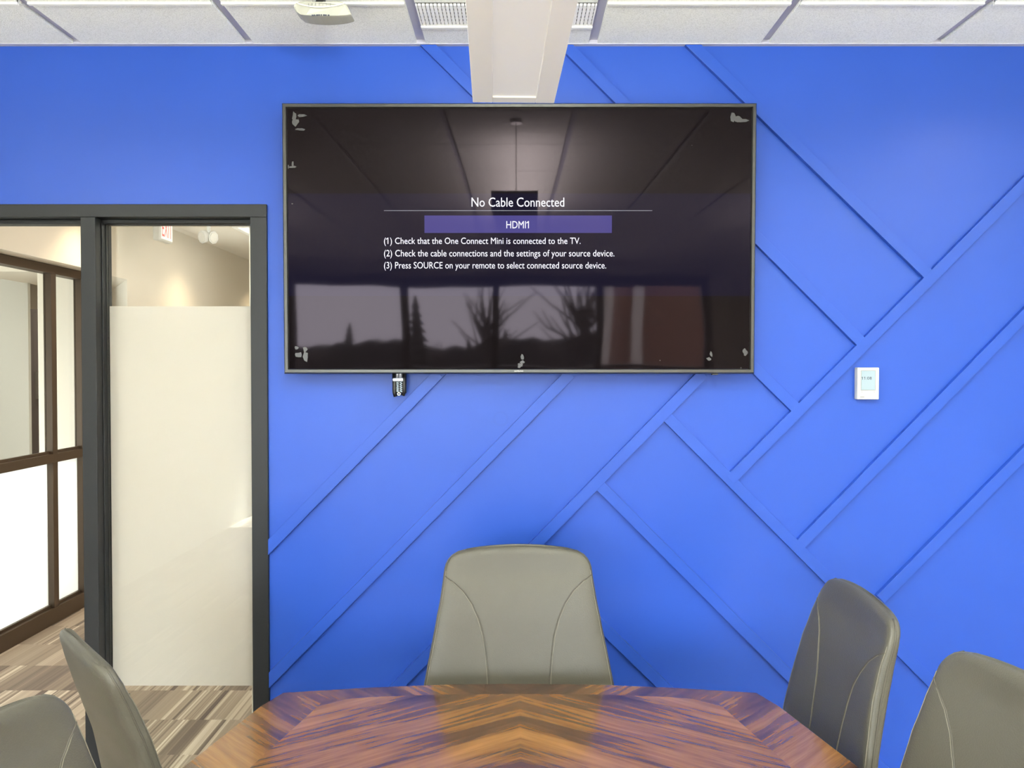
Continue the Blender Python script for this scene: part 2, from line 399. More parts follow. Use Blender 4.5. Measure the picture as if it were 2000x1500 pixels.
# ceiling: tegular tiles below recessed runners
bm = new_bm()
box(bm, XL-0.1, XR+0.1, YB-0.1, W+0.1, CEIL+0.012, CEIL+0.10, 1)
MOD = 332/F*(W/1.0)                     # tile module across the room
MOD = (at(1490, 93).x - at(158, 93).x)/4
x0 = at(158, 93).x
GAP, RUN = 0.016, 0.31
yrow = W - 0.318
vx0 = x0 + 2*MOD; vx1 = x0 + 3*MOD
xs = [x0 + MOD*i for i in range(-4, 9)]
rows = [(yrow+0.004, W+0.01)]
y = yrow
while y > YB:
    rows.append((max(y-MOD+0.004, YB), y-0.004)); y -= MOD
VY0, VY1 = W-0.305, W-0.155             # air grille slot in the column around the pendant
for a, b in zip(xs, xs[1:]):
    a2, b2 = max(a+GAP, XL), min(b-GAP, XR)
    if b2-a2 < 0.03: continue
    for (r0, r1) in rows:
        if abs(a-vx0) < 0.01 and r1 > W:
            box(bm, a2, b2, VY1+0.012, r1, CEIL, CEIL+0.02)
        else:
            box(bm, a2, b2, r0, r1, CEIL, CEIL+0.02)
struct('ceiling', bm, [M['tile'], M['tee']])
# thin white tile-edge rails across the room and the angle along the blue wall
bm = new_bm()
for a, b in zip(xs, xs[1:]):
    a2, b2 = max(a+GAP, XL), min(b-GAP, XR)
    if b2-a2 < 0.03: continue
    yy = VY1+0.004 if abs(a-vx0) < 0.01 else yrow
    box(bm, a2, b2, yy-0.009, yy+0.003, CEIL-0.007, CEIL+0.012)
struct('trim_1', bm, M['tile_edge'])
bm = new_bm(); box(bm, XL, XR, W-0.020, W, CEIL-0.003, CEIL+0.012); struct('trim_2', bm, M['tee'])

# ------------------------------------------------------------------ raised battens on the blue wall
BT = 0.018                                # how far they stand off the wall
def batten(n, p, q, wpx=21.5, lab=None, low=0.0):
    a, b = at(*p), at(*q)
    d = Vector((b.x-a.x, b.z-a.z)).normalized(); nrm = Vector((-d.y, d.x))*(wpx/544.0/2)
    A, B = Vector((a.x, a.z)), Vector((b.x, b.z))
    pts = [A+nrm, B+nrm, B-nrm, A-nrm]
    zt = CEIL-0.004
    # trim the end square to the ceiling or the frame when asked
    if lab == 'top':
        def cut(s, e): k = (zt-s.y)/(e.y-s.y); return s+(e-s)*k
        pts = [cut(pts[0], pts[1]), pts[1], pts[2], cut(pts[3], pts[2])]
    if lab == 'frame':
        xf = x_jamb_r_out+0.001
        def cut(s, e): k = (xf-s.x)/(e.x-s.x); return s+(e-s)*k
        pts = [pts[0], cut(pts[0], pts[1]), cut(pts[3], pts[2]), pts[3]]
    bm = new_bm(); prism(bm, [tuple(p_) for p_ in pts], W-BT+low, W+0.002)
    struct('trim_%d' % n, bm, M['blue'], bevel=0.0008)
# falling to the right, from the ceiling to the long rising batten
batten(3, (843, 97), (1552, 805-8), lab='top', low=0.0004)      # behind the pendant and television
batten(4, (1110, 98), (1682, 672), lab='top', low=0.0004)
batten(5, (1358, 97), (1812, 540), lab='top', low=0.0004)
# long rising batten
batten(6, (2258, 97), (1424, 936), lab='top', low=0.0002)
batten(7, (1301, 819-6), (2060, 1575), low=0.0004)               # falling, from the rising batten under the television
batten(8, (1372, 729), (550, 1570), low=0.0000)                  # rising, under the television, behind the middle chair
batten(9, (1167, 943), (1791, 1570), low=0.0006)
batten(10, (858, 729), (500, 1094), lab='frame', low=0.0006)
batten(11, (1114, 729), (500, 1354), lab='frame', low=0.0006)
batten(12, (2400, 204), (1556, 1066), low=0.0006)
batten(13, (2500, 375), (1716, 1168), low=0.0006)
batten(14, (1030, 1080), (1534, 1570), low=0.0006)
# hidden stretches behind the television where the rising battens meet the falling one
for n, p, q in ((15, (858, 729), (1160, 421)), (16, (1114, 729), (1290, 550)), (17, (1372, 729), (1418, 682))): batten(n, p, q)

# ------------------------------------------------------------------ glazed frame with the open doorway
YF = W-0.012; YR = W+0.092
gl_y = W+0.062
z_stop = at(350, 437, gl_y).z
fr = thing('door_frame', 'charcoal grey metal frame around the doorway and the frosted glass pane', 'door frame', (0, W, 0))
def fpart(name, boxes, m, parent=fr, bevel=0.002):
    bm = new_bm()
    for b in boxes: box(bm, b[0], b[1], b[2]-W, b[3]-W, b[4], b[5])
    return obj(name, bm, m, parent, bevel)
x_jr_in = at(492, 700).x
fpart('header', [(x_door_l-0.05, x_jamb_r_out, YF, YR, z_head_bot, z_head_top)], M['frame'])
fpart('header_stop', [(x_door_l, x_mull_l, W+0.035, W+0.085, z_head_bot-0.016, z_head_bot), (x_mull_r, x_jr_in, gl_y-0.03, gl_y-0.006, z_head_bot-0.014, z_head_bot), (x_mull_r, x_jr_in, gl_y+0.006, gl_y+0.03, z_head_bot-0.014, z_head_bot)], M['frame'])
mull = fpart('mullion', [(x_mull_l, x_mull_r, YF, YR, 0, z_head_bot)], M['frame'])
fpart('jamb', [(x_jr_in, x_jamb_r_out, YF, YR, 0, z_head_bot)], M['frame'])
fpart('jamb', [(x_door_l-0.05, x_door_l, YF, YR, 0, z_head_bot)], M['frame'])
fpart('glazing_stop', [(x_mull_r, x_mull_r+0.004, gl_y-0.034, gl_y-0.006, 0.05, z_head_bot-0.014), (x_jr_in-0.012, x_jr_in, gl_y-0.034, gl_y-0.006, 0.05, z_head_bot-0.014)], M['frame'])
fpart('glazing_stop', [(x_mull_r, x_mull_r+0.004, gl_y+0.006, gl_y+0.03, 0.05, z_head_bot-0.014), (x_jr_in-0.012, x_jr_in, gl_y+0.006, gl_y+0.03, 0.05, z_head_bot-0.014)], M['frame'])
fpart('gasket', [(x_mull_r+0.004, x_mull_r+0.007, gl_y-0.012, gl_y-0.004, 0.05, z_head_bot-0.014), (x_jr_in-0.016, x_jr_in-0.012, gl_y-0.012, gl_y-0.004, 0.05, z_head_bot-0.014), (x_mull_r, x_jr_in, gl_y-0.012, gl_y-0.004, z_head_bot-0.018, z_head_bot-0.014)], M['gasket'], bevel=0)
fpart('sill', [(x_mull_r, x_jr_in, YF, YR, 0, 0.05)], M['frame'])
zs = at(170, 1045).z, at(170, 1002).z
strike = fpart('strike_plate', [(x_mull_l-0.0015, x_mull_l+0.001, YF+0.02, YF+0.055, zs[0], zs[1])], M['black'], parent=mull, bevel=0)
gp = fpart('glass_pane', [(x_mull_r+0.004, x_jr_in-0.004, gl_y-0.003, gl_y+0.003, 0.05, z_head_bot-0.004)], M['glass'], bevel=0)
zf1, zf0 = at(350, 598, gl_y).z, at(400, 1340, gl_y).z
fpart('frosted_film', [(x_mull_r+0.008, x_jr_in-0.013, gl_y+0.0036, gl_y+0.0042, zf0, zf1)], M['film'], parent=gp, bevel=0)

# ------------------------------------------------------------------ corridor
XC = -2.84                              # face of the left corridor wall
bm = new_bm()
zso = 2.225
box(bm, XC-0.20, XC+0.09, W+TH, 5.2, zso, CEIL+0.02)                    # bulkhead over the storefront
box(bm, XC-0.9, XC, 5.18, 6.75, zso+0.01, CEIL+0.02)                    # over the alcove
box(bm, XC-0.30, XC, 6.75, 9.0, 0, CEIL+0.02)                           # plain wall
prism(bm, [(XC, 5.64), (XC, 6.75), (XC-0.68, 6.75), (XC-0.68, 6.66)], 0, zso+0.01, axis='Z')   # splayed side
box(bm, XC-0.34, XC-0.04, 5.13, 5.18, 0, zso+0.02)                      # return beside the alcove
struct('wall_corridor_left', bm, M['white_wall'])
bm = new_bm(); box(bm, -7, -0.9, 9.0, 9.1, 0, CEIL+0.02); struct('wall_corridor_end', bm, M['white_wall'])
bm = new_bm(); box(bm, -7.0, -0.9, W+TH, 9.1, CEIL, CEIL+0.1)
struct('ceiling_corridor', bm, M['white_wall'])
# room beyond the storefront
bm = new_bm(); box(bm, -6.9, -3.70, 5.85, 5.88, 0, CEIL); box(bm, -7.0, -6.9, W, 9, 0, CEIL)
box(bm, -7.0, XC-0.12, W-0.1, W+TH, 0, CEIL)
struct('wall_side_room', bm, M['grey_wall'])
bm = new_bm(); box(bm, -4.76, -3.9, 7.60, 7.66, 0, 2.13); box(bm, -4.80, -3.86, 7.62, 7.68, 0, 2.17)
dr = struct('door_1', bm, M['dark_door'], bevel=0.003)
bm = new_bm(); box(bm, -4.71, -4.68, 7.55, 7.60, 1.28, 1.55)
obj('door_handle', bm, M['steel'], dr)

sf = thing('storefront', 'bronze framed glazed partition with frosted lower panes along the corridor', 'glass partition', (XC-0.05, 4.0, 0))
def spart(name, boxes, m, parent=sf, bevel=0.002):
    bm = new_bm()
    for b in boxes: box(bm, b[0], b[1], b[2]-4.0, b[3]-4.0, b[4], b[5])
    return obj(name, bm, m, parent, bevel)
ym = 4.77
spart('top_rail', [(-0.045, 0.035, W+TH+0.02, 5.12, zso-0.055, zso-0.002)], M['brown_metal'])
spart('middle_rail', [(-0.045, 0.035, W+TH+0.02, 5.12, 1.0, 1.055)], M['brown_metal'])
spart('sill', [(-0.045, 0.035, W+TH+0.02, 5.12, 0.0, 0.10)], M['brown_metal'])
for y_ in (3.10, ym, 5.095): spart('mullion', [(-0.018, 0.034, y_-0.025, y_+0.025, 0.10, zso-0.055)], M['brown_metal'])
for (a, b) in ((3.125, ym-0.025), (ym+0.025, 5.07)):
    spart('glass_pane', [(-0.010, -0.004, a, b, 1.055, zso-0.055)], M['glass'], bevel=0)
    spart('frosted_pane', [(-0.010, -0.004, a, b, 0.10, 1.0)], M['film_white'], bevel=0)
    for z_ in (1.055, 0.10): spart('glazing_bead', [(-0.004, 0.012, a, b, z_, z_+0.017)], M['brown_metal'], bevel=0)

def flag_ones(me, body):
    """gives each figure 1 its upstroke, so that it does not read as a capital I"""
    bm = bmesh.new(); bm.from_mesh(me); bm.verts.ensure_lookup_table(); seen = set(); comps = []
    for v in bm.verts:
        if v.index in seen: continue
        st = [v]; seen.add(v.index); xs_ = []; ys_ = []
        while st:
            u_ = st.pop(); xs_.append(u_.co.x); ys_.append(u_.co.y)
            for e in u_.link_edges:
                o_ = e.other_vert(u_)
                if o_.index not in seen: seen.add(o_.index); st.append(o_)
        comps.append((min(xs_), max(xs_), min(ys_), max(ys_)))
    comps.sort()
    glyphs = body.replace(' ', '')
    idx = {'(1)': [1], 'HDM': [len(comps)-1], '11:': [0, 1]}.get(glyphs[:3], [])
    for i in idx:
        a, b, c, d = comps[i]; w_ = b-a; h_ = d-c
        p = [(a+w_*0.2, d), (a-h_*0.24, d-h_*0.20), (a-h_*0.24, d-h_*0.34), (a+w_*0.2, d-h_*0.17)]
        bm.faces.new([bm.verts.new((x, y, 0)) for x, y in p])
    bm.to_mesh(me); bm.free()
def text(name, body, m, parent, width, height=None, loc=(0, 0, 0), rot=(PI/2, 0, 0), ext=0.0004, anchor='L'):
    cu = bpy.data.curves.new(name, 'FONT'); cu.body = body; cu.size = 1.0; cu.extrude = 0; cu.resolution_u = 3
    o = bpy.data.objects.new(name, cu); COL.objects.link(o)
    dg = bpy.context.evaluated_depsgraph_get(); dg.update()
    me = bpy.data.meshes.new_from_object(o.evaluated_get(dg))
    COL.objects.unlink(o); bpy.data.objects.remove(o); bpy.data.curves.remove(cu)
    xs_ = [v.co.x for v in me.vertices]; ys_ = [v.co.y for v in me.vertices]
    x0_, x1_, y0_, y1_ = min(xs_), max(xs_), min(ys_), max(ys_)
    kx = width/(x1_-x0_); ky = (height/(y1_-y0_)) if height else kx
    for v in me.vertices: v.co = ((v.co.x-x0_)*kx, (v.co.y-y0_)*ky, 0)
    if '1' in body: flag_ones(me, body)
    me.materials.append(m)
    o = bpy.data.objects.new(name, me); COL.objects.link(o); o.parent = parent; o.location = loc; o.rotation_euler = rot
    return o

# exit sign and twin-head emergency light hung under the corridor ceiling
es = thing('exit_sign', 'white exit sign with red letters hanging under the corridor ceiling', 'exit sign', (-2.52, 5.52, CEIL))
bm = new_bm(); box(bm, -0.028, 0.028, -0.10, 0.10, -0.250, -0.070); obj('housing', bm, M['white_plastic'], es, bevel=0.012, seg=3)
bm = new_bm(); box(bm, -0.012, 0.012, -0.05, 0.05, -0.071, 0.0); obj('canopy', bm, M['white_plastic'], es)
bm = new_bm(); box(bm, 0.0275, 0.0295, -0.088, 0.088, -0.236, -0.084); obj('sign_face', bm, M['sign_white'], es)
text('lettering', 'EXIT', M['red'], es, 0.155, 0.115, loc=(0.0302, -0.077, -0.218), rot=(PI/2, 0, PI/2))
el = thing('emergency_light', 'white twin-head emergency light under the corridor ceiling beside the exit sign', 'emergency light', (at(408, 463, 5.6).x, 5.6, CEIL))
el.scale = (0.72, 0.72, 1.0)
bm = new_bm(); box(bm, -0.07, 0.07, -0.05, 0.05, -0.045, 0.0); obj('canopy', bm, M['white_plastic'], el, bevel=0.008)
bm = new_bm(); tube(bm, [(0, 0, -0.04), (0, 0, -0.17)], 0.018, 10); obj('stem', bm, M['white_plastic'], el)
for s, yy in ((-1, -0.03), (1, 0.01)):
    bm = new_bm(); c = Vector((0.030*s, yy, -0.20))
    d = Vector((-0.35 if s < 0 else 0.75, -0.9, -0.2)).normalized()
    tube(bm, [c+d*0.045, c+d*0.04, c-d*0.02, c-d*0.045], [0.044, 0.048, 0.044, 0.026], 8)
    hd = obj('lamp_head', bm, M['white_plastic'], el)
    bm = new_bm(); tube(bm, [c+d*0.044, c+d*0.049], [0.040, 0.034], 8); obj('lamp_lens', bm, M['grey_wall'], hd)
ct = thing('troffer_light', 'lit recessed ceiling light panel at the top right of the corridor view', 'ceiling light', (-1.95, 6.45, CEIL))
bm = new_bm()
for b in ((-0.33, 0.33, -0.25, -0.22), (-0.33, 0.33, 0.22, 0.25), (-0.33, -0.29, -0.22, 0.22), (0.29, 0.33, -0.22, 0.22)): box(bm, *b, -0.02, 0.0)
obj('frame', bm, M['white_metal'], ct)
bm = new_bm(); box(bm, -0.29, 0.29, -0.22, 0.22, -0.012, -0.002); obj('diffuser', bm, M['lit_lens'], ct)
op = thing('wall_outlet', 'pale outlet plate low on the corridor wall behind the frosted film', 'outlet', (XC, 6.2, at(318, 1007, 6.2).z))
bm = new_bm(); box(bm, 0, 0.006, -0.04, 0.04, -0.06, 0.06); obj('cover_plate', bm, M['grey_mark'], op, bevel=0.002)

# ------------------------------------------------------------------ television
p_tl, p_br = at(551, 202, W-0.09), at(1472, 730, W-0.075)
tw = (p_br.x-p_tl.x)/2; th = (p_tl.z-p_br.z)/2
tv = thing('television', 'large wall mounted flat screen television showing a no cable message', 'television', ((p_tl.x+p_br.x)/2, W-0.082, (p_tl.z+p_br.z)/2))
tv.rotation_euler = (math.radians(0.75), 0, 0)
bz = 0.0165
bm = new_bm(); box(bm, -tw*0.97, tw*0.97, 0.004, 0.045, -th*0.96, th*0.96); obj('back_shell', bm, M['tv_body'], tv, bevel=0.006)
bm = new_bm(); box(bm, -0.32, 0.32, 0.045, 0.066, -0.22, 0.22); obj('wall_mount', bm, M['tv_body'], tv)
bm = new_bm()                                              # mitred bezel, chamfered to the outside
def fr4(a, b, y): return [(-a, y, -b), (a, y, -b), (a, y, b), (-a, y, b)]
R = [fr4(tw, th, 0.012), fr4(tw, th, -0.004), fr4(tw-0.005, th-0.005, -0.012), fr4(tw-bz+0.002, th-bz+0.002, -0.012), fr4(tw-bz, th-bz, -0.003), fr4(tw-bz, th-bz, 0.012)]
V = [[bm.verts.new(p) for p in r] for r in R]
for A, B in zip(V, V[1:]+V[:1]):
    for k in range(4): bm.faces.new((A[k], A[(k+1) % 4], B[(k+1) % 4], B[k]))
obj('bezel', bm, M['tv_bezel'], tv)
sy0 = -0.002
def tvp(px, py):
    """photo pixel on the panel -> local x, z"""
    p = at(px, py, W-0.084); return p.x-tv.location.x, p.z-tv.location.z
sw, sh = tw-bz-0.0005, th-bz-0.0005
z1, z0_ = tvp(1000, 378)[1], tvp(1000, 578)[1]
bx0, bz1 = tvp(829, 421); bx1, bz0 = tvp(1195, 455)
zsx = [-sh, z0_, bz0, bz1, z1, sh]; xsx = [-sw, bx0, bx1, sw]
bm = new_bm()
g = [[bm.verts.new((x, sy0, z)) for x in xsx] for z in zsx]
for i in range(5):
    for j in range(3):
        f = bm.faces.new((g[i][j], g[i][j+1], g[i+1][j+1], g[i+1][j]))
        f.material_index = 2 if (i == 2 and j == 1) else (1 if 1 <= i <= 3 else 0)
ext = bmesh.ops.extrude_face_region(bm, geom=bm.faces[:])
for v_ in ext['geom']:
    if isinstance(v_, bmesh.types.BMVert): v_.co.y += 0.005
scr = obj('screen', bm, [M['screen'], M['screen_glow'], M['screen_button']], tv)
def tvtext(body, x0p, x1p, ytop, ybot):
    a = tvp(x0p, ybot); b = tvp(x1p, ytop)
    text('message_text', body, M['screen_text'], scr, b[0]-a[0], b[1]-a[1], loc=(a[0], sy0-0.0006, a[1]))
tvtext('No Cable Connected', 921, 1102, 386, 404)
tvtext('HDMI1', 989, 1033, 432, 446)
tvtext('(1) Check that the One Connect Mini is connected to the TV.', 750, 1134, 464, 480.5)
tvtext('(2) Check the cable connections and the settings of your source device.', 750, 1200, 488, 505)
tvtext('(3) Press SOURCE on your remote to select connected source device.', 750, 1184, 511.5, 528.5)
a = tvp(750, 412.2); b = tvp(1274, 411)
bm = new_bm(); box(bm, a[0], b[0], sy0-0.0006, sy0-0.0002, a[1], b[1]); obj('message_rule', bm, M['screen_line'], scr)
a = tvp(1004.5, 726); b = tvp(1022, 723.3)
text('logo_lettering', 'SAMSUNG', M['white_plastic'], tv, b[0]-a[0], b[1]-a[1], loc=(a[0], -0.0126, a[1]))
a = tvp(1397, 729)
bm = new_bm(); box(bm, a[0]-0.010, a[0]+0.010, -0.006, 0.010, -th-0.004, -th+0.001); obj('sensor', bm, M['black'], tv)
# torn scraps of protective film left at the corners of the panel
random.seed(3)
for (px, py, r, n) in ((584, 238, 16, 4), (569, 315, 12, 4), (1438, 238, 16, 4), (1388, 691, 11, 3), (1456, 688, 9, 3), (588, 692, 16, 5), (1016, 706, 13, 4), (575, 398, 6, 1), (1451, 714, 5, 1), (1290, 702, 4, 1), (1350, 285, 4, 1)):
    bm = new_bm()
    for q in range(n):
        cx, cz = tvp(px+random.uniform(-r, r)*0.7, py+random.uniform(-r, r))
        k = random.randint(6, 9); rr_ = r/549.0*random.uniform(0.3, 0.6)
        st = random.uniform(0.5, 1.6)
        pts = [(cx+math.cos(2*PI*i/k)*rr_*random.uniform(0.45, 1)/st, cz+math.sin(2*PI*i/k)*rr_*random.uniform(0.45, 1)*st) for i in range(k)]
        pts = [(min(max(x_, -sw+0.001), sw-0.001), min(max(z_, -sh+0.001), sh-0.001)) for x_, z_ in pts]
        vs = [bm.verts.new((x_, sy0-0.0007-0.0002*q, z_)) for x_, z_ in pts]; bm.faces.new(vs)
    obj('film_scrap', bm, M['film_scrap'], scr)

# bundle of cables poking out under the television
cb = thing('cable_bundle', 'short black cable bundle with silver tape hanging below the television', 'cables', (at(779, 750, W-0.05).x, W-0.045, at(779, 728, W-0.05).z))
u = 1/549.0
bm = new_bm(); box(bm, -13*u, 13*u, 0.012, 0.020, -40*u, 6*u); obj('backing_sleeve', bm, M['black'], cb, bevel=0.002)
bm = new_bm(); tube(bm, [(-9*u, 0, 6*u), (-9*u, 0, -38*u), (-7*u, 0.002, -46*u)], 4*u, 10); obj('cable', bm, M['black'], cb)
bm = new_bm(); tube(bm, [(10*u, 0, 6*u), (10.5*u, 0, -36*u), (7*u, 0.002, -44*u)], 3.6*u, 10); obj('cable', bm, M['black'], cb)
bm = new_bm(); tube(bm, [(-4*u, -0.002, 6*u), (-3*u, -0.002, -11*u)], 3.0*u, 8); tube(bm, [(3*u, -0.002, 6*u), (3*u, -0.002, -11*u)], 3.5*u, 8); obj('clear_sleeve', bm, M['zinc'], cb)
bm = new_bm(); box(bm, -12*u, 9*u, -0.010, 0.010, -17*u, -10*u); obj('tape_band', bm, M['zinc'], cb, bevel=0.003)
for cx, n_ in ((-2.5*u, 6), (4.2*u, 5)):
    bm = new_bm(); pts = []
    for i in range(n_*10+1):
        a_ = 2*PI*i/10; pts.append((cx+math.cos(a_)*2.0*u, -0.004+math.sin(a_)*2.0*u, -17*u-i/(n_*10)*20*u))
    tube(bm, pts, 0.9*u, 6); obj('coiled_cord', bm, M['cord_white'], cb)
bm = new_bm(); tube(bm, [(2.5*u*math.cos(i*PI/6), -0.004, -41*u+2.5*u*math.sin(i*PI/6)) for i in range(12)], 1.2*u, 6, closed=True); obj('ring_end', bm, M['white_plastic'], cb)

# ------------------------------------------------------------------ thermostat
c_ = at(1696, 749, W-0.026); a = at(1674, 780, W-0.026); b = at(1717, 717.5, W-0.026)
ts = thing('thermostat', 'white wall thermostat with lit blue screen on the blue wall', 'thermostat', (c_.x, W, c_.z))
hw_, hh_ = (b.x-a.x)/2, (b.z-a.z)/2
bm = new_bm(); box(bm, -hw_, hw_, -0.026, 0.0, -hh_, hh_); obj('housing', bm, M['white_plastic'], ts, bevel=0.003, seg=3)
def tp(px, py): p = at(px, py, W-0.0268); return p.x-c_.x, p.z-c_.z
l0 = tp(1682, 762); l1 = tp(1710, 724)
bm = new_bm(); box(bm, l0[0]-0.001, l1[0]+0.001, -0.0264, -0.025, l0[1]-0.001, l1[1]+0.001); obj('screen_bezel', bm, M['grey_mark'], ts)
bm = new_bm(); box(bm, l0[0]+0.0005, l1[0]-0.0005, -0.0268, -0.025, l0[1]+0.0005, l1[1]-0.0005); sc_ = obj('screen', bm, M['lcd'], ts)
d0 = tp(1684, 741.5); d1 = tp(1702.5, 735.8)
text('clock_digits', '11:08', M['dark_mark'], sc_, d1[0]-d0[0], d1[1]-d0[1], loc=(d0[0], -0.0271, d0[1]))
d0 = tp(1680, 776.2); d1 = tp(1688.5, 774.6)
bm = new_bm(); box(bm, d0[0], d1[0], -0.0263, -0.0259, d0[1], d1[1]); obj('maker_mark', bm, M['grey_mark'], ts)
for px in (1684, 1708):
    bm = new_bm(); q = tp(px, 765.5); box(bm, q[0]-0.001, q[0]+0.001, -0.0263, -0.0259, q[1]-0.002, q[1]+0.002); obj('button_mark', bm, M['grey_mark'], ts)

# ------------------------------------------------------------------ pendant light
Yp = 1.96
e0, e1 = at(923.5, 201, Yp), at(1082.5, 201, Yp)
zb = (e0.z+e1.z)/2
pw = (e1.x-e0.x)/2
L_p = 2.6
pyaw = math.atan2(0.030, 1.0)
pl = thing('pendant_light', 'long white linear pendant light pointing at the television', 'pendant light', ((e0.x+e1.x)/2, Yp, zb), rz=pyaw)
lx0, lx1 = -pw+0.0505, pw-0.048
ly1 = -0.038
bm = new_bm()
box(bm, -pw, lx0, -L_p, 0, 0, 0.085); box(bm, lx1, pw, -L_p, 0, 0, 0.085)
box(bm, lx0, lx1, ly1, 0, 0, 0.085); box(bm, lx0, lx1, -L_p, -L_p+0.04, 0, 0.085)
box(bm, lx0, lx1, -L_p+0.04, ly1, 0.03, 0.085)
obj('housing', bm, M['white_metal'], pl, bevel=0.0015)
bm = new_bm(); box(bm, lx0, lx1, -L_p+0.04, ly1, 0.0045, 0.012); obj('lens', bm, M['lens'], pl)
for yy in (-0.3, -L_p+0.3):
    bm = new_bm(); tube(bm, [(0, yy, 0.085), (0, yy, CEIL-zb)], 0.002, 6)
    lathe(bm, [(0.028, -0.014), (0.030, 0.0)], (0, yy, CEIL-zb)); obj('suspension_cable', bm, M['white_metal'], pl)

# ------------------------------------------------------------------ air grille in the ceiling, both sides of the pendant
gv = thing('air_grille', 'white slotted air return grille in the ceiling behind the pendant light', 'vent', ((vx0+vx1)/2, (VY0+VY1)/2, CEIL))
hx, hy = MOD/2-GAP, (VY1-VY0)/2
bm = new_bm(); box(bm, -hx, hx, -hy, hy, 0.006, 0.011); obj('backing', bm, M['gasket'], gv)
n_ = 46
for i in range(n_):
    if 0: pass
bm = new_bm()
for i in range(n_+1):
    x_ = -hx + 2*hx*i/n_; box(bm, max(x_-0.0048, -hx), min(x_+0.0048, hx), -hy, hy, -0.001, 0.006)
obj('slats', bm, M['white_metal'], gv)
bm = new_bm()
for k in range(1, 6): box(bm, -hx, hx, -hy+2*hy*k/6-0.0025, -hy+2*hy*k/6+0.0025, 0.002, 0.0055)
obj('cross_bars', bm, M['white_metal'], gv)

# ------------------------------------------------------------------ white device under the ceiling, left of the pendant
Yd = 2.36
pc = at(633, 30, Yd)
ap = thing('ceiling_sensor', 'white curved ceiling device on a metal bracket left of the pendant light', 'ceiling device', (pc.x, Yd, CEIL))
def dp(px, py, y=0.0): p = at(px, py, Yd+y); return (p.x-pc.x, p.z-CEIL)
outl = [(578, 20), (582, 16), (590, 14.6), (603, 15.6), (620, 17.6), (637, 18.2), (653, 16.8), (668, 14.6), (677, 15.4), (682, 19.5), (687, 29), (690.5, 36.5), (681, 40), (668, 42.8), (650, 45), (632, 45.4), (615, 44.2), (602, 42), (593, 39.5), (585, 33), (580, 26)]
bm = new_bm(); n = len(outl)
sec = [(-0.026, 0.93, 0.4), (-0.030, 0.985, 0.0), (-0.022, 1.0, 0.0), (0.014, 1.0, 0.0), (0.022, 0.97, 0.0)]
cxp, czp = dp(634, 29)
rings = []
for y_, sc, _ in sec:
    rings.append([(cxp+(dp(*o_)[0]-cxp)*sc, y_ - 0.020*(1-((o_[0]-634)/56)**2)*(1 if y_ < 0 else 0.3), czp+(dp(*o_)[1]-czp)*sc) for o_ in outl])
loft(bm, rings, smooth=False)
obj('shell', bm, M['ivory'], ap, bevel=0.003, seg=3)
def bow(px, y0): return y0 - 0.020*(1-((px-634)/56)**2)
bm = new_bm(); pts = []
for i in range(21):
    px = 588+90*i/20; d_ = (px-633)/45; q = dp(px, 29.0-11.0*d_*d_); pts.append((q[0], bow(px, -0.031), q[1]))
tube(bm, pts, 0.0016, 6); obj('front_rim', bm, M['tile_edge'], ap)
bm = new_bm()
for i in range(7):                                           # cooling slots in the scoop
    px = 610+7*i; a_, b_ = dp(px, 21), dp(px+1.2, 26-((px-633)/30)**2); box(bm, a_[0], b_[0], bow(px, -0.0312), bow(px, -0.030), b_[1], a_[1])
obj('vent_slots', bm, M['grey_mark'], ap)
for i, wd in enumerate((4.5, 3.0, 4.6, 3.2, 2.6, 5.0, 3.0, 4.0)):
    px = 617+i*4.4; a_, b_ = dp(px, 43.0), dp(px+wd*0.8, 45.0)
    bm = new_bm(); box(bm, a_[0], b_[0], bow(px, -0.0312), bow(px, -0.029), b_[1], a_[1]); obj('printed_mark', bm, M['dark_mark'], ap)
bm = new_bm()                                              # clamp on the ceiling rail
a_, b_ = dp(612, 7), dp(634, 13)
box(bm, a_[0], b_[0], -0.015, 0.015, b_[1], 0.0)
obj('clamp', bm, M['black'], ap, bevel=0.002)
bm = new_bm(); q = dp(617, 8); tube(bm, [(q[0], -0.025, q[1]), (q[0], 0.0, q[1])], 0.006, 10); q = dp(628, 11); tube(bm, [(q[0]-0.008, -0.018, q[1]), (q[0]+0.012, -0.018, q[1])], 0.003, 8)
obj('clamp_screw', bm, M['steel'], ap)
bm = new_bm(); a_, b_ = dp(618, 13), dp(650, 17); box(bm, a_[0], b_[0], -0.008, 0.012, b_[1]-0.004, a_[1]+0.006); obj('mount_arm', bm, M['tv_body'], ap)

# ------------------------------------------------------------------ table
TZ = 0.74
half = [(0.0, 2.052), (0.20, 2.047), (0.40, 2.028), (0.618, 1.995), (0.650, 1.915), (0.715, 1.633), (0.765, 1.35), (0.785, 1.05)]
def mirror_y(yc): return [(x, 2*yc-y) for x, y in half[::-1][1:]]
yc = 1.05
rt = half + mirror_y(yc)
out = rt + [(-x, y) for x, y in rt[::-1][1:-1]]
hin = [(0.0, 1.988), (0.20, 1.985), (0.38, 1.970), (0.500, 1.948), (0.515, 1.88), (0.572, 1.633), (0.62, 1.35), (0.64, 1.05)]
rin = hin + [(x, 2*yc-y) for x, y in hin[::-1][1:]]
inn = rin + [(-x, y) for x, y in rin[::-1][1:-1]]
TX = 0.012
tb = thing('conference_table', 'glossy rosewood conference table with book-matched veneer and angled corners', 'table', (TX, 0, 0))
bm = new_bm(); n = len(out)
vo_ = [bm.verts.new((x, y, TZ)) for x, y in out]; vi_ = [bm.verts.new((x, y, TZ)) for x, y in inn]
f = bm.faces.new(vi_); f.material_index = 0
for i in range(n):
    f = bm.faces.new((vo_[i], vo_[(i+1) % n], vi_[(i+1) % n], vi_[i]))
    f.material_index = 1
cx_, cy_ = 0, yc
lo1 = [bm.verts.new((x, y, TZ-0.012)) for x, y in out]
